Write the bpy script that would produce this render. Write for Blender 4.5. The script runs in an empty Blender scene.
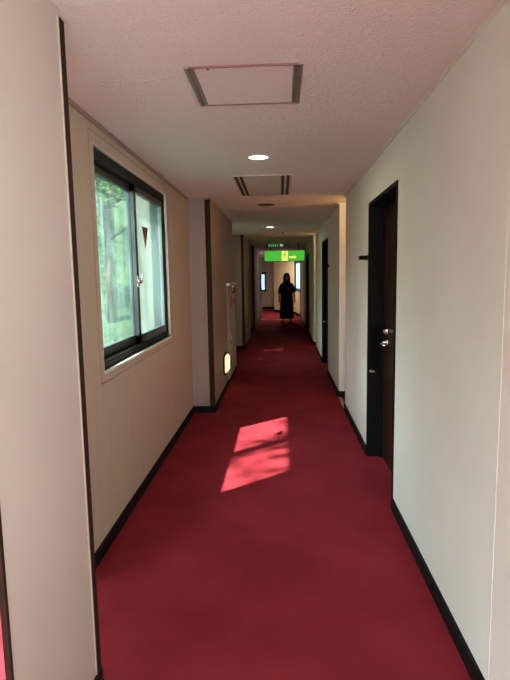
import bpy, bmesh, math, random
from mathutils import Vector, Matrix
random.seed(7)
S = bpy.context.scene
COL = S.collection

# ------------------------------------------------------------------ camera
F_PX, EYE = 515.0, 1.48
VPX, VPY, ROLL = 280.7, 276.0, math.radians(0.6)
d = Vector(((VPX-255)/F_PX, -(VPY-340)/F_PX, -1)).normalized()
up = Vector((-math.sin(ROLL), math.cos(ROLL), 0)); up = (up - d*up.dot(d)).normalized()
rt = d.cross(up)
cam = bpy.data.cameras.new('camera'); co = bpy.data.objects.new('camera', cam); COL.objects.link(co)
cam.sensor_fit = 'VERTICAL'; cam.sensor_height = 36.0; cam.lens = 36.0*F_PX/680.0
cam.clip_start = 0.02; cam.clip_end = 300
m = Matrix((rt, d, up)).to_4x4()          # rows: world axes in camera space
m.translation = Vector((0, 0, EYE)); co.matrix_world = m
S.camera = co

# ------------------------------------------------------------------ view, sky, sun
S.view_settings.view_transform = 'Standard'; S.view_settings.look = 'None'
S.view_settings.gamma = 1.0; S.view_settings.use_curve_mapping = False
S.view_settings.exposure = 0.12
S.cycles.max_bounces = 12; S.cycles.diffuse_bounces = 8; S.cycles.glossy_bounces = 4
S.cycles.transparent_max_bounces = 16; S.cycles.sample_clamp_indirect = 6.0
S.cycles.caustics_reflective = False; S.cycles.caustics_refractive = False

SKY = 11.0
SUN = 36.0
w = bpy.data.worlds.new('sky'); S.world = w; w.use_nodes = True
nt = w.node_tree; bg = nt.nodes['Background']
tc = nt.nodes.new('ShaderNodeTexCoord'); sx = nt.nodes.new('ShaderNodeSeparateXYZ')
rp = nt.nodes.new('ShaderNodeValToRGB')
rp.color_ramp.elements[0].color = (0.86, 0.95, 0.95, 1); rp.color_ramp.elements[0].position = 0.0
rp.color_ramp.elements[1].color = (0.72, 0.90, 1.0, 1); rp.color_ramp.elements[1].position = 0.8
nt.links.new(tc.outputs['Generated'], sx.inputs[0]); nt.links.new(sx.outputs['Z'], rp.inputs[0])
nt.links.new(rp.outputs[0], bg.inputs['Color']); bg.inputs['Strength'].default_value = SKY

sl = bpy.data.lights.new('sun', 'SUN'); sl.energy = SUN; sl.angle = math.radians(1.0); sl.color = (1.0, 0.95, 0.88)
so = bpy.data.objects.new('sun', sl); COL.objects.link(so)
so.rotation_euler = Vector((0.55, 0.48, -1.0)).to_track_quat('-Z', 'Y').to_euler()
so.location = (-8, -8, 12)

# ------------------------------------------------------------------ materials
def mat(name, col, rough=0.6, metal=0.0, spec=0.5, emit=None, estr=0.0):
    mm = bpy.data.materials.new(name); mm.use_nodes = True
    b = mm.node_tree.nodes['Principled BSDF']
    b.inputs['Base Color'].default_value = (*col, 1); b.inputs['Roughness'].default_value = rough
    b.inputs['Metallic'].default_value = metal; b.inputs['Specular IOR Level'].default_value = spec
    if emit:
        b.inputs['Emission Color'].default_value = (*emit, 1); b.inputs['Emission Strength'].default_value = estr
    return mm

def textured(name, c1, c2, scale=(1, 1, 1), nscale=5.0, detail=4.0, lo=0.35, hi=0.65, rough=0.7, spec=0.3,
             bump=0.0, bscale=None, bdist=0.01, voronoi=False, metal=0.0):
    mm = mat(name, c1, rough, metal, spec); t = mm.node_tree; b = t.nodes['Principled BSDF']
    tc = t.nodes.new('ShaderNodeTexCoord'); mp = t.nodes.new('ShaderNodeMapping')
    mp.inputs['Scale'].default_value = scale
    t.links.new(tc.outputs['Object'], mp.inputs[0])
    n = t.nodes.new('ShaderNodeTexNoise'); n.inputs['Scale'].default_value = nscale; n.inputs['Detail'].default_value = detail
    t.links.new(mp.outputs[0], n.inputs['Vector'])
    r = t.nodes.new('ShaderNodeValToRGB')
    r.color_ramp.elements[0].position = lo; r.color_ramp.elements[1].position = hi
    r.color_ramp.elements[0].color = (*c1, 1); r.color_ramp.elements[1].color = (*c2, 1)
    t.links.new(n.outputs[0], r.inputs[0]); t.links.new(r.outputs[0], b.inputs['Base Color'])
    if bump:
        n2 = t.nodes.new('ShaderNodeTexNoise'); n2.inputs['Scale'].default_value = bscale or nscale
        n2.inputs['Detail'].default_value = 3.0
        t.links.new(tc.outputs['Object'], n2.inputs['Vector'])
        bp = t.nodes.new('ShaderNodeBump'); bp.inputs['Strength'].default_value = bump; bp.inputs['Distance'].default_value = bdist
        t.links.new(n2.outputs[0], bp.inputs['Height']); t.links.new(bp.outputs[0], b.inputs['Normal'])
    return mm

M = {}
M['carpet'] = textured('red carpet', (0.195, 0.018, 0.027), (0.245, 0.024, 0.035), nscale=2.2, detail=6, rough=1.0, spec=0.05,
                       bump=0.5, bscale=420, bdist=0.004)
M['white_wall'] = textured('pale textured wallpaper', (0.75, 0.765, 0.74), (0.80, 0.81, 0.785), nscale=2.0, detail=6, rough=0.85, spec=0.15,
                           bump=0.35, bscale=160, bdist=0.003)
M['pink_lit_wall'] = textured('pale wallpaper tinted as pink lit', (0.78, 0.74, 0.72), (0.81, 0.77, 0.75), nscale=2.0, rough=0.85, spec=0.15, bump=0.3, bscale=160, bdist=0.003)  # copy of the pale wallpaper with pinker light put into its colour
M['beige_wall'] = textured('beige wood grain wallpaper', (0.54, 0.425, 0.33), (0.59, 0.47, 0.37), scale=(9, 9, 0.35), nscale=4.0, detail=6,
                           lo=0.3, hi=0.7, rough=0.75, spec=0.2, bump=0.12, bscale=120, bdist=0.002)
M['pillar_wall'] = textured('pinkish beige wallpaper', (0.50, 0.39, 0.345), (0.525, 0.41, 0.365), nscale=3.0, rough=0.75, spec=0.25,
                            bump=0.3, bscale=300, bdist=0.002)
M['column_wall'] = textured('shade toned pink beige wallpaper', (0.35, 0.27, 0.235), (0.39, 0.305, 0.265), scale=(9, 9, 0.35), nscale=4.0, detail=6, rough=0.75, spec=0.2)  # darkened wallpaper; the columns' dimmer light is put into its colour
M['cream_wall'] = textured('cream wall paint', (0.74, 0.64, 0.45), (0.77, 0.67, 0.48), nscale=2.0, rough=0.8, spec=0.2)
# stucco ceiling: worm-like ridges
cm = mat('stucco ceiling', (0.80, 0.715, 0.695), 0.9, 0, 0.15); t = cm.node_tree; b = t.nodes['Principled BSDF']  # white stucco with the carpet's pink bounce light mixed into its colour
tcn = t.nodes.new('ShaderNodeTexCoord')
nz = t.nodes.new('ShaderNodeTexNoise'); nz.inputs['Scale'].default_value = 30; nz.inputs['Detail'].default_value = 2.5
nz.inputs['Distortion'].default_value = 1.4
t.links.new(tcn.outputs['Object'], nz.inputs['Vector'])
rr = t.nodes.new('ShaderNodeValToRGB')
e = rr.color_ramp.elements
e[0].position = 0.40; e[0].color = (1, 1, 1, 1); e[1].position = 0.58; e[1].color = (1, 1, 1, 1)
k = e.new(0.49); k.color = (0, 0, 0, 1)
t.links.new(nz.outputs[0], rr.inputs[0])
bp = t.nodes.new('ShaderNodeBump'); bp.inputs['Strength'].default_value = 0.5; bp.inputs['Distance'].default_value = 0.006
t.links.new(rr.outputs[0], bp.inputs['Height']); t.links.new(bp.outputs[0], b.inputs['Normal'])
M['ceiling'] = cm

M['black_base'] = mat('black skirting', (0.007, 0.006, 0.007), 0.7, 0, 0.15)
M['dark_trim'] = textured('dark brown corner strip', (0.022, 0.008, 0.007), (0.035, 0.013, 0.010), scale=(20, 20, 1), nscale=3, rough=0.7, spec=0.15)
M['brown_trim'] = textured('brown timber strip', (0.035, 0.019, 0.011), (0.055, 0.030, 0.018), scale=(20, 20, 1), nscale=3, rough=0.8, spec=0.1)
M['cream_trim'] = mat('cream trim', (0.66, 0.58, 0.47), 0.5)
M['groove'] = mat('beige joint', (0.30, 0.22, 0.165), 0.7)
M['white_trim'] = mat('off white trim', (0.72, 0.72, 0.66), 0.5)
M['alu'] = mat('black aluminium', (0.007, 0.008, 0.009), 0.5, 0.0, 0.12)
M['alu_grey'] = mat('grey aluminium', (0.07, 0.085, 0.09), 0.3, 0.6)
M['silver'] = textured('satin aluminium', (0.42, 0.46, 0.42), (0.50, 0.53, 0.49), nscale=8, rough=0.38, metal=0.85)
M['rosy'] = mat('reddish aluminium', (0.30, 0.15, 0.145), 0.45, 0.3)
M['chrome'] = mat('chrome', (0.8, 0.8, 0.8), 0.15, 1.0)
M['door'] = textured('dark brown door', (0.016, 0.008, 0.007), (0.028, 0.012, 0.010), scale=(12, 12, 0.5), nscale=4, rough=0.38, spec=0.4)
M['black'] = mat('black paint', (0.007, 0.006, 0.007), 0.7, 0, 0.10)
M['matte_black'] = mat('matt black board', (0.003, 0.003, 0.003), 0.8, 0, 0.1)
M['red_paint'] = mat('red enamel', (0.45, 0.02, 0.015), 0.4)
M['red_glass'] = mat('red lamp lens', (0.55, 0.02, 0.012), 0.15, 0, 0.6, (1.0, 0.05, 0.03), 0.02)
M['white_plastic'] = mat('white plastic', (0.72, 0.71, 0.68), 0.35)
M['dim_plastic'] = mat('cream plastic', (0.55, 0.48, 0.40), 0.4)
M['lamp'] = mat('lamp diffuser', (0.9, 0.88, 0.8), 0.4, 0, 0.3, (1.0, 0.93, 0.80), 6.0)
M['foot_lamp'] = mat('foot lamp glow', (0.9, 0.85, 0.6), 0.4, 0, 0.3, (1.0, 0.90, 0.56), 0.8)
M['sign_green'] = mat('lit green sign face', (0.03, 0.4, 0.05), 0.3, 0, 0.5, (0.05, 0.52, 0.014), 0.75)
M['sign_yellow'] = mat('lit pale pictogram', (0.8, 0.75, 0.2), 0.3, 0, 0.5, (0.95, 0.85, 0.16), 0.95)
M['sign_pale'] = mat('lit green lettering', (0.2, 0.8, 0.3), 0.3, 0, 0.5, (0.12, 0.50, 0.14), 0.6)
M['sign_white'] = mat('lit white mark', (0.8, 0.8, 0.75), 0.3, 0, 0.5, (0.8, 0.8, 0.7), 0.5)
M['brass'] = mat('brass strip', (0.50, 0.42, 0.22), 0.35, 0.8)
M['sticker'] = mat('red brown sticker', (0.17, 0.045, 0.02), 0.5)
M['slot'] = mat('dark air slot', (0.035, 0.02, 0.015), 0.7)
M['panel_paint'] = mat('painted air panel', (0.60, 0.55, 0.51), 0.6)
M['grey_plastic'] = mat('grey plastic', (0.10, 0.09, 0.08), 0.5)
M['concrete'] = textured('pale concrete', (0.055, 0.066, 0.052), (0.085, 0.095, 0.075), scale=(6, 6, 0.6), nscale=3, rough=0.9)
M['dark_concrete'] = textured('dark streaked concrete', (0.05, 0.055, 0.055), (0.11, 0.115, 0.11), scale=(10, 10, 0.4), nscale=4, rough=0.9)
M['soil'] = textured('mossy ground', (0.016, 0.030, 0.014), (0.036, 0.058, 0.024), nscale=1.2, detail=8, rough=1.0, spec=0.05, bump=0.6, bscale=6, bdist=0.2)
M['bark'] = textured('bark', (0.06, 0.045, 0.03), (0.12, 0.10, 0.07), scale=(6, 6, 1), nscale=4, rough=0.95)
M['skin'] = mat('skin', (0.48, 0.28, 0.20), 0.55)
M['hair'] = textured('black hair', (0.006, 0.005, 0.005), (0.014, 0.011, 0.010), scale=(30, 30, 1), nscale=4, rough=0.45)
M['dress'] = textured('black cloth', (0.006, 0.006, 0.008), (0.012, 0.012, 0.014), scale=(8, 8, 0.5), nscale=3, rough=0.9, spec=0.1)
M['shoe'] = mat('black shoe', (0.01, 0.01, 0.01), 0.5)

def leaf_mat(name, c1, c2):
    mm = textured(name, c1, c2, nscale=0.9, detail=2, rough=0.6, spec=0.2)
    t = mm.node_tree; b = t.nodes['Principled BSDF']; out = t.nodes['Material Output']
    tr = t.nodes.new('ShaderNodeBsdfTranslucent'); mx = t.nodes.new('ShaderNodeMixShader'); mx.inputs[0].default_value = 0.4
    t.links.new(b.inputs['Base Color'].links[0].from_socket, tr.inputs['Color'])
    t.links.new(b.outputs[0], mx.inputs[1]); t.links.new(tr.outputs[0], mx.inputs[2]); t.links.new(mx.outputs[0], out.inputs[0])
    return mm
M['leaf_a'] = leaf_mat('fresh leaves', (0.06, 0.12, 0.035), (0.14, 0.21, 0.065))
M['leaf_b'] = leaf_mat('deep leaves', (0.035, 0.09, 0.04), (0.08, 0.155, 0.065))

def glass_mat(name, tint=(0.93, 0.985, 0.945), haze=0.17, haze_tint=(0.30, 0.46, 0.46)):
    mm = bpy.data.materials.new(name); mm.use_nodes = True; t = mm.node_tree; t.nodes.clear()
    out = t.nodes.new('ShaderNodeOutputMaterial')
    tp = t.nodes.new('ShaderNodeBsdfTransparent'); tp.inputs[0].default_value = (*tint, 1)
    gl = t.nodes.new('ShaderNodeBsdfGlossy'); gl.inputs['Roughness'].default_value = 0.03
    fr = t.nodes.new('ShaderNodeFresnel'); fr.inputs[0].default_value = 1.45
    mx = t.nodes.new('ShaderNodeMixShader')
    ge = t.nodes.new('ShaderNodeNewGeometry'); iv = t.nodes.new('ShaderNodeMath'); iv.operation = 'SUBTRACT'; iv.inputs[0].default_value = 1.0
    ml = t.nodes.new('ShaderNodeMath'); ml.operation = 'MULTIPLY'       # reflect once, on the side the ray enters
    t.links.new(ge.outputs['Backfacing'], iv.inputs[1]); t.links.new(iv.outputs[0], ml.inputs[0]); t.links.new(fr.outputs[0], ml.inputs[1])
    t.links.new(ml.outputs[0], mx.inputs[0]); t.links.new(tp.outputs[0], mx.inputs[1]); t.links.new(gl.outputs[0], mx.inputs[2])
    # rain streaks on the pane, the sky's teal reflection put into their colour
    tcn = t.nodes.new('ShaderNodeTexCoord'); mp = t.nodes.new('ShaderNodeMapping'); mp.inputs['Scale'].default_value = (14, 14, 0.9)
    n = t.nodes.new('ShaderNodeTexNoise'); n.inputs['Scale'].default_value = 1.6; n.inputs['Detail'].default_value = 6
    t.links.new(tcn.outputs['Object'], mp.inputs[0]); t.links.new(mp.outputs[0], n.inputs['Vector'])
    r = t.nodes.new('ShaderNodeValToRGB'); r.color_ramp.elements[0].position = 0.30; r.color_ramp.elements[1].position = 0.80
    r.color_ramp.elements[0].color = (0.25*haze, )*3 + (1,); r.color_ramp.elements[1].color = (haze, )*3 + (1,)
    t.links.new(n.outputs[0], r.inputs[0])
    tl = t.nodes.new('ShaderNodeBsdfTranslucent'); tl.inputs[0].default_value = (*haze_tint, 1)
    m2 = t.nodes.new('ShaderNodeMixShader')
    t.links.new(r.outputs[0], m2.inputs[0]); t.links.new(mx.outputs[0], m2.inputs[1]); t.links.new(tl.outputs[0], m2.inputs[2])
    t.links.new(m2.outputs[0], out.inputs[0])
    return mm
M['glass'] = glass_mat('rain streaked and sky hazed glass')
def sky_toned():  # pane colour carries the bluish sky glow; frosting added to hold it back
    mm = bpy.data.materials.new('frosted window glass'); mm.use_nodes = True; t = mm.node_tree; b = t.nodes['Principled BSDF']; out = t.nodes['Material Output']
    b.inputs['Base Color'].default_value = (0.4, 0.46, 0.52, 1); b.inputs['Roughness'].default_value = 0.35
    tl = t.nodes.new('ShaderNodeBsdfTranslucent'); tl.inputs[0].default_value = (0.50, 0.62, 0.74, 1)
    mx = t.nodes.new('ShaderNodeMixShader'); mx.inputs[0].default_value = 0.75
    t.links.new(b.outputs[0], mx.inputs[1]); t.links.new(tl.outputs[0], mx.inputs[2]); t.links.new(mx.outputs[0], out.inputs[0]); return mm
M['sky_toned'] = sky_toned()
M['dimming'] = glass_mat('daylight dimming glass', tint=(0.95, 0.98, 0.88), haze=0.6, haze_tint=(0.40, 0.41, 0.28))  # added veil that cuts and warms the second bay's daylight
M['clear'] = glass_mat('clear window glass', haze=0.04)

# ------------------------------------------------------------------ helpers
def box(bm, x0, x1, y0, y1, z0, z1, mtx=None, bevel=0.0):
    t = bmesh.new()
    bmesh.ops.create_cube(t, size=1.0)
    bmesh.ops.scale(t, vec=(abs(x1-x0), abs(y1-y0), abs(z1-z0)), verts=t.verts)
    bmesh.ops.translate(t, vec=((x0+x1)/2, (y0+y1)/2, (z0+z1)/2), verts=t.verts)
    if bevel:
        bmesh.ops.bevel(t, geom=t.edges[:], offset=bevel, segments=2, affect='EDGES', profile=0.5)
    if mtx is not None: bmesh.ops.transform(t, matrix=mtx, verts=t.verts)
    me = bpy.data.meshes.new('tmp'); t.to_mesh(me); t.free(); bm.from_mesh(me); bpy.data.meshes.remove(me)

def lathe(bm, prof, n=32, mtx=None, cap=True):
    t = bmesh.new(); rings = []
    for r, z in prof:
        rings.append([t.verts.new((max(r, 1e-5)*math.cos(2*math.pi*i/n), max(r, 1e-5)*math.sin(2*math.pi*i/n), z)) for i in range(n)])
    for a, bq in zip(rings, rings[1:]):
        for i in range(n):
            f = t.faces.new((a[i], a[(i+1) % n], bq[(i+1) % n], bq[i])); f.smooth = True
    if cap:
        t.faces.new(rings[0][::-1]); t.faces.new(rings[-1])
    bmesh.ops.recalc_face_normals(t, faces=t.faces)
    if mtx is not None: bmesh.ops.transform(t, matrix=mtx, verts=t.verts)
    me = bpy.data.meshes.new('tmp'); t.to_mesh(me); t.free(); bm.from_mesh(me); bpy.data.meshes.remove(me)

def tube(bm, pts, rad, n=10):
    pts = [Vector(p) for p in pts]; rads = rad if isinstance(rad, (list, tuple)) else [rad]*len(pts)
    rings = []
    for i, p in enumerate(pts):
        dr = (pts[min(i+1, len(pts)-1)] - pts[max(i-1, 0)]).normalized()
        a = dr.orthogonal().normalized(); c = dr.cross(a)
        if rings:   # keep rings aligned
            a = (pa - dr*pa.dot(dr)).normalized(); c = dr.cross(a)
        pa = a
        rings.append([bm.verts.new(p + (a*math.cos(2*math.pi*j/n) + c*math.sin(2*math.pi*j/n))*rads[i]) for j in range(n)])
    for q, r in zip(rings, rings[1:]):
        for j in range(n):
            f = bm.faces.new((q[j], q[(j+1) % n], r[(j+1) % n], r[j])); f.smooth = True
    bm.faces.new(rings[0][::-1]); bm.faces.new(rings[-1])

def prism(bm, poly, depth, mtx=None):
    """poly in XZ, extruded along +Y by depth"""
    t = bmesh.new()
    a = [t.verts.new((x, 0, z)) for x, z in poly]; b2 = [t.verts.new((x, depth, z)) for x, z in poly]
    t.faces.new(a); t.faces.new(b2[::-1]); n = len(poly)
    for i in range(n): t.faces.new((a[i], b2[i], b2[(i+1) % n], a[(i+1) % n]))
    bmesh.ops.recalc_face_normals(t, faces=t.faces)
    if mtx is not None: bmesh.ops.transform(t, matrix=mtx, verts=t.verts)
    me = bpy.data.meshes.new('tmp'); t.to_mesh(me); t.free(); bm.from_mesh(me); bpy.data.meshes.remove(me)

def obj(name, bm, material, parent=None, origin=(0, 0, 0)):
    me = bpy.data.meshes.new(name)
    o0 = Vector(origin)
    if o0.length: bmesh.ops.translate(bm, vec=-o0, verts=bm.verts)
    bm.to_mesh(me); bm.free()
    o = bpy.data.objects.new(name, me); COL.objects.link(o); me.materials.append(material)
    o.location = o0
    if parent is not None:
        o.parent = parent; o.location = o0
    return o

def tag(o, label, cat, group=None):
    o['label'] = label; o['category'] = cat
    if group: o['group'] = group
    return o

def empty(name, loc=(0, 0, 0), rotz=0.0, parent=None):
    o = bpy.data.objects.new(name, None); COL.objects.link(o); o.location = loc; o.rotation_euler = (0, 0, rotz)
    o.empty_display_size = 0.1
    if parent is not None: o.parent = parent
    return o

def thing(name, label, cat, loc=(0, 0, 0), rotz=0.0, group=None):
    return tag(empty(name, loc, rotz), label, cat, group)

def struct(name, bm, material):
    o = obj(name, bm, material); o['kind'] = 'structure'; return o

def B(*boxes):
    bm = bmesh.new()
    for q in boxes: box(bm, *q)
    return bm

def seg_mtx(p0, p1):
    v = Vector((p1[0]-p0[0], p1[1]-p0[1], 0)); return Matrix.Translation((p0[0], p0[1], 0)) @ Matrix.Rotation(math.atan2(v.y, v.x), 4, 'Z'), v.length

CEIL = 2.31
def wall(name, p0, p1, thick, material, holes=(), top=CEIL):
    """wall along p0->p1, its body to the left of the walking direction; holes: (s0, s1, z0, z1)"""
    mt, L = seg_mtx(p0, p1); bm = bmesh.new(); s = 0.0
    for s0, s1, z0, z1 in sorted(holes):
        if s0 > s: box(bm, s, s0, 0, thick, 0, top, mt)
        if z0 > 0: box(bm, s0, s1, 0, thick, 0, z0, mt)
        if z1 < top: box(bm, s0, s1, 0, thick, z1, top, mt)
        s = s1
    if s < L: box(bm, s, L, 0, thick, 0, top, mt)
    return struct(name, bm, material)

def base(name, segs, h=0.075, t=0.012):
    """baseboards: boxes standing in front of walls; (p0, p1) body on the right of walking direction"""
    bm = bmesh.new()
    for p0, p1 in segs:
        mt, L = seg_mtx(p0, p1); box(bm, 0, L, -t, 0, 0, h, mt)
    return struct(name, bm, M['black_base'])

# ------------------------------------------------------------------ room shell
XR, XL, XC = 0.695, -0.975, -0.74          # right wall, bay wall, column wall
BACK, END = -2.2, 17.6
struct('floor', B((-1.1, 2.2, BACK-0.2, END, -0.12, 0.0), (-1.43, -1.1, BACK-0.2, 2.33, -0.12, 0), (-2.75, 2.2, END, 24.0, -0.12, 0.0)), M['carpet'])
struct('ceiling', B((-1.1, 2.2, BACK-0.2, END, CEIL, CEIL+0.1), (-1.43, -1.1, BACK-0.2, 2.33, CEIL, CEIL+0.1), (-2.75, 2.2, END, 24.0, CEIL, CEIL+0.1)), M['ceiling'])
bm = B((-0.795, 0.05, 2.255, 2.259, CEIL-0.0012, CEIL+0.001)); struct('trim_1', bm, M['panel_paint'])

# left side: carpeted recess beside the camera with added windows, then bays and columns
W1 = (2.75, 4.49, 0.97, 2.19)
wall('wall_left', (XL, 2.33), (XL, 5.5), 0.125, M['beige_wall'], [(W1[0]-2.33, W1[1]-2.33, W1[2], W1[3])])
bm = bmesh.new()
XZY = Matrix(((1, 0, 0, 0), (0, 0, 1, 0), (0, 1, 0, 0), (0, 0, 0, 1)))
prism(bm, [(-0.675, 1.13), (-0.675, 1.685), (-0.80, 1.685), (-0.80, 1.50), (-0.69, 1.155)], CEIL, XZY)
struct('wall_left', bm, M['pillar_wall'])                                                        # stub wall by the camera, splayed at its near end
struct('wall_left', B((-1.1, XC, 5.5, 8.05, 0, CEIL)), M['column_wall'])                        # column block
wall('wall_left', (XL, 8.05), (XL, 10.4), 0.125, M['beige_wall'], [(0.15, 1.85, 0.97, 2.19)])
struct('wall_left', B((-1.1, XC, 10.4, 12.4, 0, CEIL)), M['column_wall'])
wall('wall_left', (XL, 12.4), (XL, 14.4), 0.125, M['beige_wall'])
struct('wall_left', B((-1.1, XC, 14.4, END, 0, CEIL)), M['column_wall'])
wall('wall_left', (-1.38, BACK), (-1.38, 2.33), 0.05, M['beige_wall'], [(0.3, 2.45, 0.30, 2.10), (2.7, 4.3, 0.06, 0.85)])
struct('wall_left', B((-1.43, XL, 2.27, 2.33, 0, CEIL)), M['beige_wall'])
# right side
D1 = (3.15, 4.15); D2 = (7.68, 8.73); D3 = (12.78, 14.2); DH = 2.03; TH = 0.16
A1 = (5.6, 6.2); A2 = (10.28, 10.98)
wall('wall_right', (XR+0.001, 1.645), (XR+0.001, BACK), TH, M['pink_lit_wall'], [(0.95, 2.45, 0.75, 2.15)])
wall('wall_right', (XR, A1[0]), (XR, 1.645), TH, M['white_wall'], [(A1[0]-D1[1], A1[0]-D1[0], 0, DH)])
wall('wall_right', (XR, A2[0]), (XR, A1[1]), TH, M['white_wall'], [(A2[0]-D2[1], A2[0]-D2[0], 0, DH)])
wall('wall_right', (XR, END), (XR, A2[1]), TH, M['white_wall'], [(END-D3[1], END-D3[0], 0, DH)])
for a0, a1 in (A1, A2):                                                                          # side alcoves
    struct('wall_right', B((XR+TH, 1.6, a1, a1+0.1, 0, CEIL), (XR+TH, 1.6, a0-0.1, a0, 0, CEIL), (1.6, 1.7, a0-0.1, a1+0.1, 0, CEIL)), M['cream_wall'])
# back of the corridor behind the camera, its opening added to light the foreground
wall('wall_back', (-1.43, BACK), (2.0, BACK), -0.12, M['white_wall'], [(0.4, 2.1, 0.3, 2.2)])
# hall at the far end
wall('wall_left', (-2.5, END), (-2.5, 23.3), 0.12, M['beige_wall'])
struct('wall_left', B((-2.62, -1.1, END-0.12, END, 0, CEIL)), M['beige_wall'])
wall('wall_far', (-2.62, 23.3), (-0.29, 23.3), 0.12, M['beige_wall'], [(0.9, 1.98, 0.77, 1.68)])
bm = bmesh.new()
prism(bm, [(-0.29, 23.42), (-0.29, 21.4), (0.5, 20.1), (0.62, 20.16), (0.62, 23.42)], CEIL, Matrix(((1, 0, 0, 0), (0, 0, 1, 0), (0, 1, 0, 0), (0, 0, 0, 1))))
struct('wall_far', bm, M['cream_wall'])
PA, PB = (0.5, 20.1), (0.80, END)
mtD, LD = seg_mtx(PA, PB)
WD = (0.06, 1.72, 0.90, 2.05)
wall('wall_far', PA, PB, 0.12, M['cream_wall'], [WD])
struct('wall_right', B((0.80, 0.855, END-0.12, END, 0, CEIL)), M['white_wall'])

# baseboards
base('baseboard_left', [((XL, 2.45), (XL, 5.5)), ((XL, 5.5), (XC, 5.5)), ((XC, 5.5), (XC, 8.05)), ((XL, 8.05), (XL, 10.4)), ((XL, 10.4), (XC, 10.4)),
                        ((XC, 10.4), (XC, 12.4)), ((XL, 12.4), (XL, 14.4)), ((XL, 14.4), (XC, 14.4)), ((XC, 14.4), (XC, END)),
                        ((-0.675, 1.13), (-0.675, 1.685))])
base('baseboard_right', [((XR, A1[0]), (XR, D1[1])), ((XR, D1[0]), (XR, 1.645)), ((XR, A2[0]), (XR, D2[1])), ((XR, D2[0]), (XR, A1[1])),
                         ((XR, END), (XR, D3[1])), ((XR, D3[0]), (XR, A2[1])), ((XR, A1[1]), (1.6, A1[1]))[::1], ((XR, A2[1]), (1.6, A2[1]))])
base('baseboard_far', [((-2.5, 23.3), (-0.29, 23.3)), ((-0.29, 21.4), (0.5, 20.1)), (PA, PB)], h=0.11)

# ceiling line mouldings and corner strips
struct('trim_2', B((XL, XL+0.012, 2.4, 5.5, CEIL-0.022, CEIL), (XL, XC, 5.488, 5.5, CEIL-0.022, CEIL)), M['column_wall'])
struct('trim_3', B((XR-0.012, XR, BACK, A1[0], CEIL-0.016, CEIL), (XR-0.012, XR, A1[1], A2[0], CEIL-0.016, CEIL)), M['white_trim'])
struct('trim_4', B((-0.676, -0.669, 1.655, 1.688, 0.0, CEIL-0.03), (-0.80, -0.67, 1.684, 1.692, 0, CEIL-0.03)), M['dark_trim'])
struct('trim_5', B((-0.676, -0.671, 1.650, 1.655, 0.075, CEIL-0.03)), M['pillar_wall'])
struct('trim_6', B((-0.687, -0.672, 1.124, 1.136, 0, CEIL)), M['dark_trim'])
for i, y in enumerate((5.5, 10.4, 14.4)):
    struct('trim_%d' % (7+i), B((XC-0.05, XC+0.004, y-0.006, y+0.03, 0.0, CEIL)), M['brown_trim'])
struct('trim_10', B((XC, XC+0.09, END-0.02, END+0.06, 0, 2.06)), M['white_trim'])                 # pale frame at the end of the corridor
struct('trim_11', B((XC, 0.80, END+0.0, END+0.05, 0, 0.006)), M['silver'])                        # floor strip at the end
struct('trim_12', B((XR-0.01, XR+0.03, A1[0], A1[1], 0, 0.006)), M['brass'])                      # floor strip of the alcove
struct('trim_13', B((XR-0.05, XR, END-0.04, END+0.02, 0, 2.06)), M['white_trim'])
# flush joint line around the bay window
g = 0.055
struct('trim_14', B((XL, XL+0.0015, W1[0]-g-0.004, W1[0]-g, W1[2]-g, W1[3]+g), (XL, XL+0.0015, W1[1]+g, W1[1]+g+0.004, W1[2]-g, W1[3]+g),
                    (XL, XL+0.0015, W1[0]-g, W1[1]+g, W1[3]+g, W1[3]+g+0.004), (XL, XL+0.0015, W1[0]-g, W1[1]+g, W1[2]-g-0.004, W1[2]-g)), M['groove'])

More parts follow.
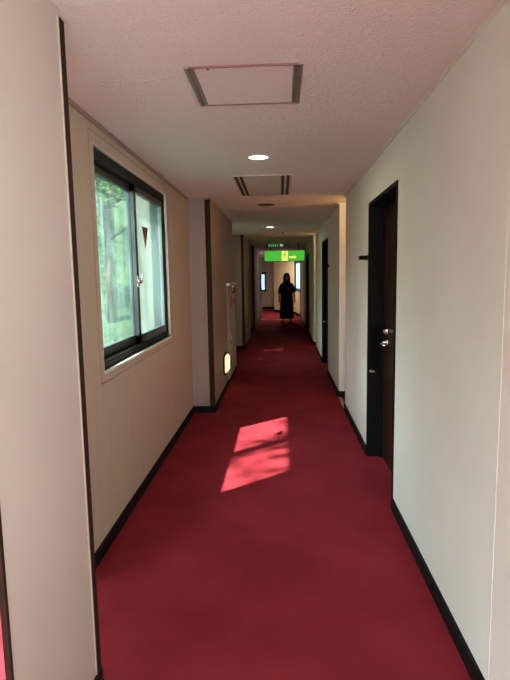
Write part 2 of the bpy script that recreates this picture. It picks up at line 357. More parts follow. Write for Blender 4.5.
# ------------------------------------------------------------------ windows
def sliding_window(name, mtx, L, z0, z1, depth, glass, detail=True):
    """local frame: s along the wall, t outwards through the wall, two sliding sashes"""
    root = empty(name); root['kind'] = 'structure'
    root.matrix_world = mtx
    c = 0.006
    obj('reveal_lining', B((0, L, 0.0, depth, z0, z0+c), (0, L, 0.0, depth, z1-c, z1), (0, c, 0.0, depth, z0+c, z1-c), (L-c, L, 0.0, depth, z0+c, z1-c), (0, L, -0.012, 0.02, z0-0.012, z0+c)), M['white_trim'], root)
    f = 0.042; a = c; b2 = L-c; q0 = z0+c; q1 = z1-c; t0 = 0.020; t1 = depth+0.015
    obj('outer_frame', B((a, b2, t0, t1, q0, q0+f), (a, b2, t0, t1, q1-f-0.02, q1), (a, a+f*0.6, t0, t1, q0+f, q1-f), (b2-f*0.6, b2, t0, t1, q0+f, q1-f),
                         (a, b2, t0+0.028, t0+0.034, q0+f, q0+f+0.012)), M['alu'], root)
    mid = L/2; s0 = a+f*0.6; s1 = b2-f*0.6; zz0 = q0+f; zz1 = q1-f-0.02
    sash = []
    for (u0, u1, tt) in ((s0, mid+0.035, 0.064), (mid-0.035, s1, 0.030)):
        rl = 0.045
        sa = obj('sash', B((u0, u1, tt, tt+0.026, zz0, zz0+rl+0.015), (u0, u1, tt, tt+0.026, zz1-rl, zz1), (u0, u0+rl+0.01, tt, tt+0.026, zz0, zz1), (u1-rl-0.01, u1, tt, tt+0.026, zz0, zz1)), M['alu_grey'], root)
        pn = obj('pane', B((u0+rl, u1-rl, tt+0.011, tt+0.015, zz0+rl, zz1-rl)), glass, sa)
        sash.append((sa, u0, u1, tt, pn))
    if detail:
        sa, u0, u1, tt, pn = sash[1]
        bm = bmesh.new()
        zc = 1.46
        lathe(bm, [(0.022, 0), (0.022, 0.012), (0.014, 0.018), (0.014, 0.03)], 20, Matrix.Translation((u0+0.028, tt, zc)) @ Matrix.Rotation(math.pi/2, 4, 'X'))
        tube(bm, [(u0+0.028, tt-0.024, zc), (u0+0.035, tt-0.03, zc+0.03), (u0+0.03, tt-0.03, zc+0.06)], [0.008, 0.007, 0.005], 8)
        box(bm, u0+0.008, u0+0.048, tt-0.004, tt, zc-0.04, zc+0.035)
        obj('crescent_lock', bm, M['chrome'], sa)
        bm = bmesh.new(); cu = 3.895-W1[0]
        prism(bm, [(cu-0.085, 1.86), (cu+0.085, 1.86), (cu, 1.70)], 0.0012, Matrix.Translation((0, tt+0.0095, 0)))
        st = obj('warning_sticker', bm, M['sticker'], sa); st['label'] = 'dark red inverted triangle sticker'
    return root

def mtx_left(x, y):                       # s runs towards +Y, t runs towards -X (outwards)
    return Matrix.Translation((x, y, 0)) @ Matrix.Rotation(math.pi/2, 4, 'Z')
sliding_window('window_1', mtx_left(XL, W1[0]), W1[1]-W1[0], W1[2], W1[3], 0.125, M['glass'])
sliding_window('window_2', mtx_left(XL, 8.2), 1.7, 0.97, 2.19, 0.125, M['dimming'], False)
sliding_window('window_3', Matrix.Translation((-1.72, 23.3, 0)), 1.08, 0.77, 1.68, 0.12, M['sky_toned'], False)
sliding_window('window_4', mtD @ Matrix.Translation((WD[0], 0, 0)), WD[1]-WD[0], WD[2], WD[3], 0.12, M['sky_toned'], False)
sliding_window('fill_window_5', mtx_left(-1.38, BACK+0.3), 2.15, 0.30, 2.10, 0.06, M['clear'], False)  # unseen window, added to bring daylight to the foreground
sliding_window('added_window_6', mtx_left(-1.38, 0.5), 1.6, 0.06, 0.85, 0.06, M['clear'], False)  # unseen low window, added so sun lands on the recess carpet

sliding_window('fill_window_7', Matrix.Translation((XR+0.004, 0.695, 0)) @ Matrix.Rotation(-math.pi/2, 4, 'Z'), 1.5, 0.75, 2.15, 0.16, M['clear'], False)  # unseen window, added to throw sky light on the near pillar

# ------------------------------------------------------------------ doors on the right
def door(name, y0, y1, detail):
    root = empty(name, (XR, y1, 0)); root['kind'] = 'structure'
    L = y1-y0; dpt = 0.115
    # local: x into the wall (+X world), y from far jamb towards camera is negative
    fr = obj('door_frame', B((-0.006, dpt+0.045, -0.03, 0, 0, DH), (-0.006, dpt+0.045, -L, -L+0.03, 0, DH), (-0.006, dpt+0.045, -L+0.03, -0.03, DH-0.03, DH),
                        (dpt-0.025, dpt, -0.055, -0.03, 0, DH-0.03), (dpt-0.025, dpt, -L+0.03, -L+0.055, 0, DH-0.03)), M['black'], root)
    lf = obj('leaf', B((dpt, dpt+0.04, -L+0.03, -0.03, 0.006, DH-0.03)), M['door'], root)
    bm = bmesh.new()
    yy = -0.20
    rotY = Matrix.Rotation(-math.pi/2, 4, 'Y')
    lathe(bm, [(0.028, 0), (0.028, 0.006), (0.012, 0.010), (0.010, 0.05)], 20, Matrix.Translation((dpt, yy, 0.96)) @ rotY)
    tube(bm, [(dpt-0.045, yy+0.01, 0.96), (dpt-0.058, yy-0.03, 0.962), (dpt-0.050, yy-0.17, 0.955)], [0.011, 0.010, 0.008], 10)
    obj('lever_handle', bm, M['chrome'], lf)
    bm = bmesh.new()
    lathe(bm, [(0.026, 0), (0.026, 0.008), (0.016, 0.014), (0.016, 0.03), (0.012, 0.034)], 20, Matrix.Translation((dpt, yy, 1.045)) @ rotY)
    obj('lock_cylinder', bm, M['chrome'], lf)
    if detail:
        obj('black_board', B((0.004, dpt-0.03, -0.034, -0.03, 0.74, 1.07)), M['matte_black'], fr)
        obj('text_strokes', B((0.010, 0.05, -0.033, -0.03, 0.700, 0.712), (0.012, 0.018, -0.033, -0.03, 0.712, 0.722), (0.03, 0.036, -0.033, -0.03, 0.712, 0.718)), M['silver'], fr)  # silver strokes standing for small white text below the board
    bm = bmesh.new()
    if detail:
        lathe(bm, [(0.012, 0), (0.012, 0.004), (0.006, 0.006)], 16, Matrix.Translation((dpt, -L/2, 1.5)) @ rotY)
        obj('peephole', bm, M['chrome'], lf)
    else: bm.free()
    return root
door('door_1', *D1, True); door('door_2', *D2, True); door('door_3', *D3, False)

def door_sign(y, label, z=1.615):
    s = thing('door_sign', label, 'door sign', (XR, y, z))
    obj('bracket', B((-0.008, 0.0, -0.02, 0.10, -0.018, 0.018)), M['black'], s)
    bm = bmesh.new(); box(bm, -0.062, -0.006, 0.0, 0.08, -0.016, 0.016, bevel=0.003)
    obj('plate', bm, M['black'], s)
door_sign(4.19, 'small black projecting sign on pale wall just past nearest dark door')
door_sign(7.50, 'small black projecting sign on pale wall before the second dark door')

# ------------------------------------------------------------------ ceiling fittings
hx0, hx1, hy0, hy1 = -0.377, 0.097, 2.145, 2.607
h = thing('access_hatch', 'square ceiling access hatch with silver sides and stucco panel', 'ceiling hatch', ((hx0+hx1)/2, (hy0+hy1)/2, CEIL))
def loc(bm, o): bmesh.ops.translate(bm, vec=-Vector(o.location), verts=bm.verts); return bm
zc = CEIL
obj('side_rail', loc(B((hx0, hx0+0.016, hy0, hy1, zc-0.007, zc), (hx0+0.018, hx0+0.036, hy0+0.01, hy1-0.01, zc-0.005, zc)), h), M['silver'], h)
obj('side_rail', loc(B((hx1-0.016, hx1, hy0, hy1, zc-0.007, zc), (hx1-0.036, hx1-0.018, hy0+0.01, hy1-0.01, zc-0.005, zc)), h), M['silver'], h)
obj('end_rail', loc(B((hx0+0.016, hx1-0.016, hy0, hy0+0.008, zc-0.007, zc)), h), M['rosy'], h)
obj('end_rail', loc(B((hx0+0.016, hx1-0.016, hy1-0.008, hy1, zc-0.007, zc)), h), M['rosy'], h)
obj('panel', loc(B((hx0+0.038, hx1-0.038, hy0+0.014, hy1-0.014, zc-0.004, zc)), h), M['ceiling'], h)
obj('latch', loc(B((hx0+0.09, hx0+0.10, hy0+0.010, hy0+0.026, zc-0.008, zc)), h), M['red_paint'], h)

ax0, ax1, ay0, ay1 = -0.385, 0.105, 4.40, 5.44
a = thing('air_panel', 'flat ceiling air panel with two pairs of long dark slots', 'air vent', ((ax0+ax1)/2, (ay0+ay1)/2, CEIL))
slots = ((ax0+0.004, ax0+0.032), (ax0+0.046, ax0+0.074), (ax1-0.092, ax1-0.066), (ax1-0.046, ax1-0.020))
xs = [ax0-0.008] + [q for sl2 in slots for q in sl2] + [ax1]
obj('plate', loc(B(*[(xs[k], xs[k+1], ay0, ay1, zc-0.006, zc) for k in range(0, len(xs), 2)], (ax0-0.008, ax1, ay0-0.012, ay0, zc-0.006, zc), (ax0-0.008, ax1, ay1, ay1+0.012, zc-0.006, zc)), a), M['panel_paint'], a)
for x0, x1 in slots:
    obj('slot', loc(B((x0, x1, ay0, ay1, zc-0.002, zc)), a), M['slot'], a)

def downlight(x, y, label, power, r=0.072, colr=(1.0, 0.80, 0.52)):
    t = thing('downlight', label, 'ceiling light', (x, y, CEIL), 0, 'recessed downlights')
    bm = bmesh.new(); lathe(bm, [(r+0.012, 0), (r+0.012, -0.004), (r, -0.007), (r-0.004, -0.002), (r-0.006, 0)], 36, cap=False); obj('trim_ring', bm, M['white_plastic'], t)
    bm = bmesh.new(); lathe(bm, [(r-0.004, -0.001), (r*0.7, -0.004), (0.0, -0.006)], 36); obj('diffuser', bm, M['lamp'], t)
    L = bpy.data.lights.new('downlight_bulb', 'AREA'); L.shape = 'DISK'; L.size = r*1.6; L.energy = power; L.color = colr
    lo = bpy.data.objects.new('downlight_bulb', L); COL.objects.link(lo); lo.parent = t; lo.location = (0, 0, -0.012)
downlight(-0.147, 3.735, 'round glowing downlight between ceiling hatch and slotted air panel', 5)
downlight(-0.173, 8.93, 'round glowing downlight beyond the slotted air panel and dark disc', 2.2)
downlight(-0.15, -1.4, 'round downlight in ceiling behind the viewpoint', 6)
downlight(-0.15, 19.2, 'added unseen downlight brightening the hall past the end of corridor', 38)  # lamp out of view, added to brighten the cream wall

v = thing('ceiling_speaker', 'dark round disc on the ceiling just past slotted air panel', 'ceiling speaker', (-0.161, 6.11, CEIL))
bm = bmesh.new(); lathe(bm, [(0.10, 0), (0.10, -0.008), (0.085, -0.014), (0.0, -0.016)], 36); obj('grille', bm, M['grey_plastic'], v)
bm = bmesh.new(); lathe(bm, [(0.108, 0), (0.108, -0.005), (0.101, -0.008), (0.10, 0)], 36, cap=False); obj('rim', bm, M['panel_paint'], v)
for x, y, lb in ((0.052, 9.99, 'tiny bright sprinkler head right after the second downlight'), (0.061, 11.86, 'tiny sprinkler head on ceiling just in front of green sign, centre one'),
                 (-0.41, 11.73, 'tiny sprinkler head on ceiling nearest the left wall'), (0.232, 12.5, 'tiny sprinkler head on ceiling nearest the right wall')):
    s = thing('sprinkler_head', lb, 'sprinkler', (x, y, CEIL), 0, 'ceiling sprinkler heads')
    bm = bmesh.new(); lathe(bm, [(0.035, 0), (0.035, -0.004), (0.012, -0.008), (0.010, -0.03)], 20); obj('escutcheon', bm, M['chrome'], s)
    bm = bmesh.new(); lathe(bm, [(0.006, -0.03), (0.006, -0.045), (0.022, -0.046), (0.022, -0.05)], 20); obj('deflector', bm, M['chrome'], s)

# warm bracket lamps inside the side alcoves
for (a0, a1), lb, pw in ((A1, 'warm bracket lamp inside the first side alcove on the right', 26), (A2, 'warm bracket lamp inside the second side alcove on the right', 16)):
    t = thing('wall_lamp', lb, 'wall lamp', (1.6, (a0+a1)/2, 1.75), 0, 'alcove bracket lamps')
    bm = bmesh.new(); box(bm, -0.02, 0, -0.04, 0.04, -0.08, 0.08, bevel=0.004); obj('wall_plate', bm, M['white_plastic'], t)
    bm = bmesh.new(); lathe(bm, [(0.045, -0.06), (0.06, 0.0), (0.07, 0.09)], 24, Matrix.Translation((-0.09, 0, 0)), cap=False); obj('lamp_shade', bm, M['white_plastic'], t)
    bm = bmesh.new(); tube(bm, [(-0.02, 0, -0.03), (-0.09, 0, -0.05)], 0.008); obj('arm', bm, M['brass'], t)
    L = bpy.data.lights.new('bracket_bulb', 'POINT'); L.energy = pw; L.color = (1.0, 0.66, 0.24); L.shadow_soft_size = 0.04
    lo = bpy.data.objects.new('bracket_bulb', L); COL.objects.link(lo); lo.parent = t; lo.location = (-0.09, 0, 0.06)

# ------------------------------------------------------------------ green exit signs
SX0, SX1, SY, SZ0, SZ1 = -0.415, 0.615, 13.2, 1.845, 2.125
t = thing('exit_sign', 'wide glowing green exit sign hanging across the corridor', 'exit sign', ((SX0+SX1)/2, SY, SZ0))
W, H = SX1-SX0, SZ1-SZ0
bm = bmesh.new(); box(bm, -W/2, W/2, 0.0, 0.07, 0, H, bevel=0.006); obj('housing', bm, M['grey_plastic'], t)
fc = obj('lit_face', B((-W/2+0.012, W/2-0.012, -0.004, 0.002, 0.012, H-0.012)), M['sign_green'], t)
bm = bmesh.new()
px = 0.01
# pale doorway block with a green runner on it, and an arrow to its right
box(bm, px-0.075, px+0.075, -0.006, -0.003, 0.02, H-0.02); obj('doorway_pictogram', bm, M['sign_yellow'], fc)
bm = bmesh.new(); fl = Matrix.Translation((0, -0.0085, 0))
lathe(bm, [(0.018, 0), (0.018, 0.002)], 18, Matrix.Translation((px+0.012, -0.0063, 0.222)) @ Matrix.Rotation(math.pi/2, 4, 'X'))
for poly in ([(px-0.020, 0.205), (px+0.012, 0.200), (px+0.012, 0.130), (px-0.018, 0.125)], [(px-0.015, 0.20), (px-0.055, 0.175), (px-0.050, 0.140), (px-0.036, 0.142), (px-0.036, 0.165), (px-0.01, 0.178)],
             [(px+0.01, 0.198), (px+0.035, 0.160), (px+0.062, 0.165), (px+0.06, 0.150), (px+0.028, 0.146), (px+0.005, 0.175)],
             [(px-0.018, 0.128), (px-0.002, 0.128), (px-0.018, 0.085), (px-0.06, 0.060), (px-0.066, 0.074), (px-0.034, 0.094)],
             [(px-0.004, 0.130), (px+0.014, 0.130), (px+0.042, 0.092), (px+0.036, 0.040), (px+0.020, 0.040), (px+0.024, 0.086)]):
    prism(bm, poly, 0.002, fl)
obj('running_figure', bm, M['sign_green'], fc)
bm = bmesh.new(); prism(bm, [(0.12, 0.085), (0.24, 0.085), (0.24, 0.06), (0.30, 0.105), (0.24, 0.15), (0.24, 0.125), (0.12, 0.125)], 0.003, Matrix.Translation((0, -0.0065, 0)))
obj('arrow', bm, M['sign_yellow'], fc)
for x in (-0.35, 0.35):
    bm = bmesh.new(); lathe(bm, [(0.012, H), (0.012, CEIL-SZ0-0.006), (0.03, CEIL-SZ0-0.005), (0.03, CEIL-SZ0)], 14, Matrix.Translation((x, 0.035, 0))); obj('hanger', bm, M['grey_plastic'], t)

t = thing('lettered_sign', 'small dark sign with dim green lettering above the wide green sign', 'sign', (-0.125, 12.0, 2.13))
bm = bmesh.new(); box(bm, -0.20, 0.20, 0, 0.04, -0.005, 0.10, bevel=0.004); obj('housing', bm, M['black'], t)
bm = bmesh.new(); rnd = random.Random(3)
for i in range(5):
    x = -0.155 + i*0.05
    for zz in (0.02, 0.045, 0.07): box(bm, x, x+0.036, -0.003, 0.001, zz, zz+0.010)
    box(bm, x+0.014+rnd.uniform(-.008, .008), x+0.022, -0.0035, 0.001, 0.018, 0.085)
obj('lettering', bm, M['sign_pale'], t)
obj('mark', B((0.115, 0.135, -0.003, 0.001, 0.02, 0.08), (0.15, 0.175, -0.003, 0.001, 0.02, 0.08)), M['sign_white'], t)
for x in (-0.14, 0.14):
    obj('hanger', B((x-0.006, x+0.006, 0.014, 0.026, 0.10, CEIL-2.13)), M['black'], t)

# ------------------------------------------------------------------ left wall fittings
t = thing('fire_hose_cabinet', 'tall beige fire hose cabinet with red lamp on left wall', 'fire hose cabinet', (XC, 7.45, 0))
bm = bmesh.new(); box(bm, 0, 0.022, -0.47, 0.55, 0.08, 1.36, bevel=0.003); obj('body', bm, M['beige_wall'], t)
M['dull_trim'] = mat('dull beige trim', (0.30, 0.24, 0.175), 0.6)
obj('edge_trim', B((0, 0.028, -0.49, -0.465, 0.08, 1.36)), M['dull_trim'], t)
obj('edge_trim', B((0, 0.028, 0.55, 0.57, 0.08, 1.36)), M['dull_trim'], t)
bm = bmesh.new(); box(bm, 0, 0.05, -0.49, 0.57, 1.36, 1.395, bevel=0.004); obj('top_cap', bm, M['silver'], t)
dr = obj('door', B((0.022, 0.030, -0.43, 0.51, 0.12, 0.92)), M['beige_wall'], t)
bm = bmesh.new(); tube(bm, [(0.03, -0.36, 0.55), (0.05, -0.36, 0.55), (0.05, -0.36, 0.67), (0.03, -0.36, 0.67)], 0.006, 8); obj('handle', bm, M['chrome'], dr)
bm = bmesh.new(); RY = Matrix.Rotation(math.pi/2, 4, 'Y')
lathe(bm, [(0.055, 0), (0.055, 0.02), (0.05, 0.03)], 24, Matrix.Translation((0.022, 0.08, 1.29)) @ RY); lb = obj('lamp_base', bm, M['chrome'], t)
bm = bmesh.new(); lathe(bm, [(0.040, 0.0), (0.039, 0.012), (0.03, 0.028), (0.014, 0.036), (0.0, 0.038)], 24, Matrix.Translation((0.05, 0.08, 1.29)) @ RY); obj('lamp_lens', bm, M['red_glass'], lb)
obj('red_label', B((0.022, 0.027, -0.06, 0.06, 1.03, 1.21)), M['red_paint'], t)
bm = bmesh.new(); lathe(bm, [(0.04, 0), (0.04, 0.012), (0.02, 0.016)], 24, Matrix.Translation((0.022, 0.30, 1.12)) @ RY); obj('alarm_button', bm, M['red_paint'], t)
bm = bmesh.new()
for k in range(6): box(bm, 0.022, 0.026, -0.36, -0.18, 1.05+0.022*k, 1.058+0.022*k)
obj('bell_grille', bm, M['grey_plastic'], t)

# foot light, a lozenge that bulges from the wall
t = thing('foot_light', 'low glowing rounded foot light on left wall by fire hose cabinet', 'wall light', (XC, 6.62, 0.36))
def lozenge(w, hh, r, n=8):
    p = []
    for cx, cy, a0 in ((w-r, hh-r, 0), (-w+r, hh-r, 90), (-w+r, -hh+r, 180), (w-r, -hh+r, 270)):
        for i in range(n+1):
            q = math.radians(a0+90*i/n); p.append((cx+r*math.cos(q), cy+r*math.sin(q)))
    return p
def dome(bm, prof, mt):
    rings = []
    for sc, x in prof:
        rings.append([bm.verts.new(mt @ Vector((x, a*sc[0], c*sc[1]))) for a, c in lozenge(1, 1, 0.45)])
    for q, r in zip(rings, rings[1:]):
        for i in range(len(q)):
            f = bm.faces.new((q[i], q[(i+1) % len(q)], r[(i+1) % len(q)], r[i])); f.smooth = True
    bm.faces.new(rings[-1]); bmesh.ops.recalc_face_normals(bm, faces=bm.faces)
bm = bmesh.new(); dome(bm, [((0.22, 0.135), 0), ((0.22, 0.135), 0.016), ((0.205, 0.124), 0.022), ((0.18, 0.105), 0.016)], Matrix()); obj('frame', bm, M['brown_trim'], t)
bm = bmesh.new(); dome(bm, [((0.185, 0.11), 0.016), ((0.18, 0.105), 0.038), ((0.155, 0.09), 0.052), ((0.09, 0.055), 0.058)], Matrix()); gl = obj('glowing_cover', bm, M['foot_lamp'], t)
obj('green_mark', B((0.056, 0.0595, 0.0, 0.085, -0.045, 0.02)), M['sign_pale'], gl)
L = bpy.data.lights.new('foot_bulb', 'POINT'); L.energy = 0.5; L.color = (1.0, 0.78, 0.38); L.shadow_soft_size = 0.05
lo = bpy.data.objects.new('foot_bulb', L); COL.objects.link(lo); lo.parent = t; lo.location = (0.11, 0, 0)

t = thing('wall_socket', 'pale wall socket low on left wall beyond the glowing foot light', 'socket', (XC+0.03, 7.72, 0.28))
bm = bmesh.new(); box(bm, 0, 0.008, -0.05, 0.05, -0.06, 0.06, bevel=0.002); obj('cover_plate', bm, M['dim_plastic'], t)
obj('outlet', B((0.008, 0.0095, -0.015, 0.015, -0.04, -0.01)), M['grey_plastic'], t)
obj('outlet', B((0.008, 0.0095, -0.015, 0.015, 0.01, 0.04)), M['grey_plastic'], t)

# ------------------------------------------------------------------ the person
def skinned(name, verts, edges, radii, material, parent=None, root=0, sub=2):
    me = bpy.data.meshes.new(name); me.from_pydata(verts, edges, []); o = bpy.data.objects.new(name, me); COL.objects.link(o)
    md = o.modifiers.new('skin', 'SKIN'); md.use_smooth_shade = True
    for i, r in enumerate(radii):
        me.skin_vertices[0].data[i].radius = r if isinstance(r, tuple) else (r, r)
        me.skin_vertices[0].data[i].use_root = (i == root)
    sb = o.modifiers.new('sub', 'SUBSURF'); sb.levels = sub; sb.render_levels = sub
    dg = bpy.context.evaluated_depsgraph_get(); ev = bpy.data.meshes.new_from_object(o.evaluated_get(dg))
    o.modifiers.clear(); o.data = ev; bpy.data.meshes.remove(me)
    ev.materials.clear(); ev.materials.append(material); o.name = name
    for p in ev.polygons: p.use_smooth = True
    if parent is not None: o.parent = parent
    return o

P = thing('person', 'person standing in a long loose black dress, dark hair, arms hanging down', 'person', (0.185, 16.4, 0))
# local frame: faces -Y (towards the corridor), x to the right of the picture
V, E, R = [], [], []
def chain(start, pts):
    prev = start
    for p, r in pts:
        V.append(p); R.append(r); i = len(V)-1
        if prev is not None: E.append((prev, i))
        prev = i
    return prev
chain(None, [((0, 0.0, 0.86), (0.15, 0.11))])
sp = chain(0, [((0, 0.0, 1.0), (0.125, 0.10)), ((0, -0.005, 1.13), (0.14, 0.105)), ((0, 0.0, 1.24), (0.12, 0.085))])
nk = chain(sp, [((0, 0.005, 1.31), 0.05), ((0, -0.005, 1.36), 0.048)])
for sgn in (-1, 1):
    hp = chain(0, [((sgn*0.09, 0, 0.80), 0.092), ((sgn*0.10, -0.01, 0.46), 0.058), ((sgn*0.105, 0.01, 0.28), 0.055), ((sgn*0.115, 0.02, 0.07), 0.036), ((sgn*0.125, -0.05, 0.035), 0.036), ((sgn*0.135, -0.13, 0.022), 0.024)])
    el = chain(sp, [((sgn*0.140, 0.0, 1.205), 0.052), ((sgn*0.190, 0.01, 1.09), 0.044), ((sgn*0.218, 0.015, 0.97), 0.040), ((sgn*0.235, -0.01, 0.86), 0.037), ((sgn*0.240, -0.045, 0.735), 0.026), ((sgn*0.242, -0.055, 0.69), (0.020, 0.036)), ((sgn*0.240, -0.06, 0.645), (0.016, 0.036))])
body = skinned('body', V, E, R, M['skin'], P)
# head with face and fingers, joined into the same body mesh
bm = bmesh.new(); bm.from_mesh(body.data)
t = bmesh.new(); bmesh.ops.create_uvsphere(t, u_segments=40, v_segments=28, radius=1.0)
for vv in t.verts:
    x, y, z = vv.co
    wdt = 0.074*(1-0.22*max(0, -z)); dep = 0.092*(1-0.12*max(0, -z))
    fx, fy, fz = x*wdt, y*dep, z*0.112
    if y < 0:
        fy -= 0.022*math.exp(-((x/0.20)**2+((z+0.15)/0.17)**2))                       # nose
        fy += 0.010*math.exp(-(((abs(x)-0.38)/0.17)**2+((z-0.02)/0.12)**2))            # eye sockets
        fy -= 0.006*math.exp(-((x/0.30)**2+((z+0.50)/0.06)**2)) ; fy += 0.004*math.exp(-((x/0.30)**2+((z+0.46)/0.03)**2))
        fy -= 0.010*math.exp(-((x/0.30)**2+((z+0.82)/0.14)**2))                       # chin
    vv.co = (fx, fy, fz)
bmesh.ops.translate(t, vec=(0, -0.012, 1.448), verts=t.verts)
for f in t.faces: f.smooth = True
for sgn in (-1, 1):                                                                     # ears
    q = bmesh.ops.create_uvsphere(t, u_segments=12, v_segments=8, radius=1.0)
    for vv in q['verts']: vv.co = Vector((vv.co.x*0.010+sgn*0.077, vv.co.y*0.018+0.0, vv.co.z*0.030+1.445))
me = bpy.data.meshes.new('tmp'); t.to_mesh(me); t.free(); bm.from_mesh(me); bpy.data.meshes.remove(me)
for sgn in (-1, 1):
    for k, (ln, dy) in enumerate(((0.070, -0.024), (0.078, -0.008), (0.074, 0.008), (0.058, 0.023))):
        x0 = sgn*0.240; y0 = -0.06+dy
        tube(bm, [(x0, y0, 0.665), (x0, y0, 0.635), (x0-sgn*0.006, y0-0.004, 0.635-ln*0.5), (x0-sgn*0.018, y0-0.005, 0.635-ln)], [0.009, 0.009, 0.008, 0.0055], 8)
    tube(bm, [(sgn*0.240, -0.08, 0.690), (sgn*0.236, -0.105, 0.668), (sgn*0.230, -0.112, 0.640), (sgn*0.226, -0.112, 0.622)], [0.012, 0.011, 0.009, 0.006], 8)
bm.to_mesh(body.data); bm.free()
for sgn in (-1, 1):
    bm = bmesh.new(); q = bmesh.ops.create_uvsphere(bm, u_segments=14, v_segments=10, radius=0.011)
    bmesh.ops.translate(bm, vec=(sgn*0.028, -0.086, 1.452), verts=bm.verts); obj('eye', bm, M['black'], P)
bm = bmesh.new(); box(bm, -0.020, 0.020, -0.102, -0.092, 1.388, 1.396, bevel=0.003); obj('lips', bm, mat('lips', (0.32, 0.10, 0.09), 0.5), P)
# hair: cap plus falling shoulder length lobes
bm = bmesh.new(); N = 44
rings = []
for zz, rx, ry, cy, op in ((1.572, 0.012, 0.012, 0.0, 0), (1.566, 0.045, 0.05, 0.0, 0), (1.548, 0.075, 0.085, 0.0, 0), (1.52, 0.094, 0.106, 0.004, 0), (1.49, 0.103, 0.114, 0.006, 0.25), (1.45, 0.108, 0.114, 0.010, 0.55),
                            (1.40, 0.115, 0.108, 0.018, 0.62), (1.35, 0.116, 0.098, 0.024, 0.62), (1.31, 0.112, 0.090, 0.03, 0.60), (1.28, 0.10, 0.078, 0.038, 0.60), (1.26, 0.08, 0.06, 0.045, 0.60)):
    ring = []
    for i in range(N):
        a = 2*math.pi*i/N; x = rx*math.sin(a); y = cy-ry*math.cos(a)                   # a = 0 faces forward (-Y)
        if op:
            dd = abs((a+math.pi) % (2*math.pi)-math.pi)
            if dd < op: y += (op-dd)/op*0.055
        wv = 1+0.025*math.sin(9*a+zz*20)
        ring.append(bm.verts.new((x*wv, y*wv, zz)))
    rings.append(ring)
for q, r in zip(rings, rings[1:]):
    for i in range(N):
        f = bm.faces.new((q[i], q[(i+1) % N], r[(i+1) % N], r[i])); f.smooth = True
bm.faces.new(rings[0]); bm.faces.new(rings[-1][::-1]); bmesh.ops.recalc_face_normals(bm, faces=bm.faces)
obj('hair', bm, M['hair'], P)
# dress: neckline to ankle hem, with flared elbow sleeves
bm = bmesh.new(); rings = []; N = 64
for zz, rx, ry, fold in ((1.325, 0.060, 0.060, 0), (1.300, 0.095, 0.078, 0), (1.265, 0.140, 0.096, 0), (1.225, 0.178, 0.112, 0), (1.17, 0.188, 0.124, 0), (1.10, 0.184, 0.134, .01), (0.98, 0.180, 0.138, .015), (0.86, 0.188, 0.146, .02), (0.70, 0.200, 0.152, .03),
                         (0.50, 0.208, 0.158, .04), (0.30, 0.215, 0.165, .05), (0.145, 0.222, 0.172, .06), (0.135, 0.212, 0.162, .06)):
    rings.append([bm.verts.new((rx*(1+fold*math.sin(11*a))*math.sin(a), -ry*(1+fold*math.sin(11*a))*math.cos(a), zz)) for a in [2*math.pi*i/N for i in range(N)]])
for q, r in zip(rings, rings[1:]):
    for i in range(N):
        f = bm.faces.new((q[i], q[(i+1) % N], r[(i+1) % N], r[i])); f.smooth = True
for sgn in (-1, 1):
    tube(bm, [(sgn*0.09, 0.0, 1.22), (sgn*0.145, 0.0, 1.195), (sgn*0.185, 0.004, 1.12), (sgn*0.208, 0.01, 1.03), (sgn*0.220, 0.012, 0.955)], [0.055, 0.063, 0.062, 0.064, 0.070], 18)
bmesh.ops.recalc_face_normals(bm, faces=bm.faces)
obj('dress', bm, M['dress'], P)
for sgn in (-1, 1):
    bm = bmesh.new(); q = bmesh.ops.create_uvsphere(bm, u_segments=20, v_segments=14, radius=1.0)
    for vv in bm.verts:
        vv.co = Vector((vv.co.x*0.045+sgn*0.127, vv.co.y*0.122-0.055, max(0.0, vv.co.z*0.05+0.035*(1+0.6*vv.co.y))))
    for f in bm.faces: f.smooth = True
    obj('shoe', bm, M['shoe'], P)

# ------------------------------------------------------------------ outdoors
# facade eave; pale pier and dark wall outside the next bay added as pane reflections
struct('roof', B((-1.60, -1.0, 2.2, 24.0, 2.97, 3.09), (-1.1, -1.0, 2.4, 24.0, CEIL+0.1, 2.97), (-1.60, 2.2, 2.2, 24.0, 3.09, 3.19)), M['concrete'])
struct('added_pier_outside', B((-1.70, -1.50, 6.15, 6.4, -1.2, 2.97)), M['concrete'])  # added; stands in for the pale room reflection in the right pane
struct('added_wall_outside', B((-1.50, -1.1, 6.4, 6.55, -1.2, 2.97)), M['dark_concrete'])  # added to give the pane its dark streaked part
# hillside
bm = bmesh.new(); gx, gy = 46, 60; grid = []
def hill(x, y):
    z = -0.7 + 0.42*max(0, -x-4.5) + 0.30*max(0, y-9)*min(1, max(0, (-x-1.4)/3)) + 0.25*math.sin(x*1.3)*math.cos(y*0.9)
    return min(z, 14)
for i in range(gx):
    row = []
    for j in range(gy):
        x = -1.1 - 40*(i/(gx-1))**1.3; y = -14 + 74*j/(gy-1)
        row.append(bm.verts.new((x, y, hill(x, y))))
    grid.append(row)
for i in range(gx-1):
    for j in range(gy-1):
        f = bm.faces.new((grid[i][j], grid[i][j+1], grid[i+1][j+1], grid[i+1][j])); f.smooth = True
bmesh.ops.recalc_face_normals(bm, faces=bm.faces)
struct('ground', bm, M['soil'])

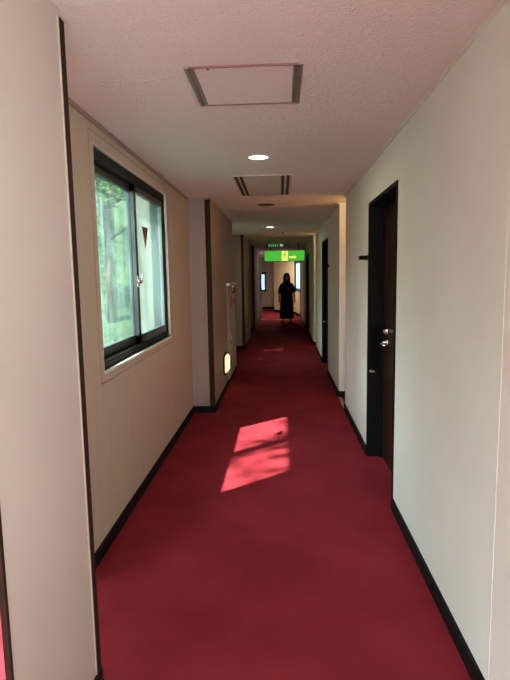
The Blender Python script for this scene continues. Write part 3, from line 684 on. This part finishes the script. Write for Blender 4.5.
def leafy(bm, centre, rad, n, size, rnd, flat=0.8):
    for _ in range(n):
        while True:
            p = Vector((rnd.uniform(-1, 1), rnd.uniform(-1, 1), rnd.uniform(-1, 1)))
            if 0.25 < p.length < 1: break
        c = Vector(centre) + Vector((p.x*rad, p.y*rad, p.z*rad*flat))
        a = Vector((rnd.gauss(0, 1), rnd.gauss(0, 1), rnd.gauss(0, 0.6))).normalized(); b3 = a.cross(Vector((rnd.gauss(0, 1), rnd.gauss(0, 1), rnd.gauss(0, 1)))).normalized()
        s = size*rnd.uniform(0.6, 1.3); nn = a.cross(b3)*s*0.15
        v0 = bm.verts.new(c-a*s); v1 = bm.verts.new(c+b3*s*0.45+nn); v2 = bm.verts.new(c+a*s); v3 = bm.verts.new(c-b3*s*0.45+nn)
        bm.faces.new((v0, v1, v2)); bm.faces.new((v0, v2, v3))

def tree(x, y, hgt, rad, mk, seed, n=2600, size=0.16, lean=0.0):
    rnd = random.Random(seed); z = hill(x, y)
    t = thing('tree', 'leafy green tree on the hillside outside the bay window', 'tree', (x, y, z), 0, 'trees outside the windows')
    bm = bmesh.new()
    tube(bm, [(0, 0, -0.3), (0.05, 0.03, hgt*0.3), (-0.04+lean*0.5, 0.06, hgt*0.6), (0.02+lean, 0.0, hgt*0.9)], [0.13, 0.10, 0.075, 0.03], 10)
    br = []
    for k in range(9):
        an = k*2.4; zz = hgt*(0.4+0.055*k); ln = rad*rnd.uniform(0.6, 0.95)
        e1 = (math.cos(an)*ln+lean*0.6, math.sin(an)*ln, zz+ln*0.5)
        tube(bm, [(lean*0.5, 0.03, zz), (e1[0]*0.5, e1[1]*0.5, zz+ln*0.32), e1], [0.045, 0.03, 0.012], 7); br.append(e1)
    obj('trunk', bm, M['bark'], t)
    bm = bmesh.new()
    for e1 in br: leafy(bm, e1, rad*0.55, n//14, size, rnd)
    leafy(bm, (lean, 0, hgt*0.85), rad*0.8, n//3, size, rnd, 0.7)
    obj('crown', bm, M[mk], t)
for i, q in enumerate(((-4.3, 12.8, 4.8, 1.6, 'leaf_a'), (-6.0, 18.3, 5.8, 1.7, 'leaf_b'), (-8.0, 24.3, 6.2, 1.8, 'leaf_a'), (-10.2, 31.0, 6.5, 2.0, 'leaf_b'),
                       (-10.5, 14.5, 5.2, 1.8, 'leaf_b'), (-14.3, 20.6, 6.0, 2.0, 'leaf_a'), (-10.0, 7.0, 5.0, 1.8, 'leaf_a'), (-10.5, 0.5, 5.0, 1.8, 'leaf_b'))):
    tree(*q, seed=20+i, size=0.17 if q[1] > 17 else 0.11, n=9000 if i < 2 else 4600)
tree(-3.7, 6.6, 8.3, 1.25, 'leaf_b', 77, 1900, 0.14)            # shades the second bay
tree(-4.0, 0.9, 8.8, 1.3, 'leaf_a', 83, 220, 0.12)            # sparse crown in the sun's way to the first bay
def shrub(x, y, r, mk, seed):
    rnd = random.Random(seed); z = hill(x, y)
    t = thing('shrub', 'low bushy green shrub growing outside below the bay window', 'shrub', (x, y, z), 0, 'shrubs outside the windows')
    bm = bmesh.new(); leafy(bm, (0, 0, r*0.7), r, 1800, 0.085, rnd); obj('foliage', bm, M[mk], t)
    bm = bmesh.new()
    for k in range(6):
        an = k*1.05; tube(bm, [(0, 0, -0.1), (math.cos(an)*r*0.3, math.sin(an)*r*0.3, r*0.5), (math.cos(an)*r*0.7, math.sin(an)*r*0.7, r*1.1)], [0.02, 0.014, 0.006], 6)
    obj('stem', bm, M['bark'], t)
for i, q in enumerate(((-2.7, 9.3, 0.75, 'leaf_a'), (-4.5, 9.2, 0.75, 'leaf_b'), (-6.3, 9.1, 0.8, 'leaf_a'), (-6.5, 7.2, 0.7, 'leaf_b'), (-7.6, 11.2, 0.9, 'leaf_a'), (-3.9, 16.4, 0.8, 'leaf_a'), (-7.9, 17.2, 0.8, 'leaf_b'))):
    shrub(*q, seed=50+i)
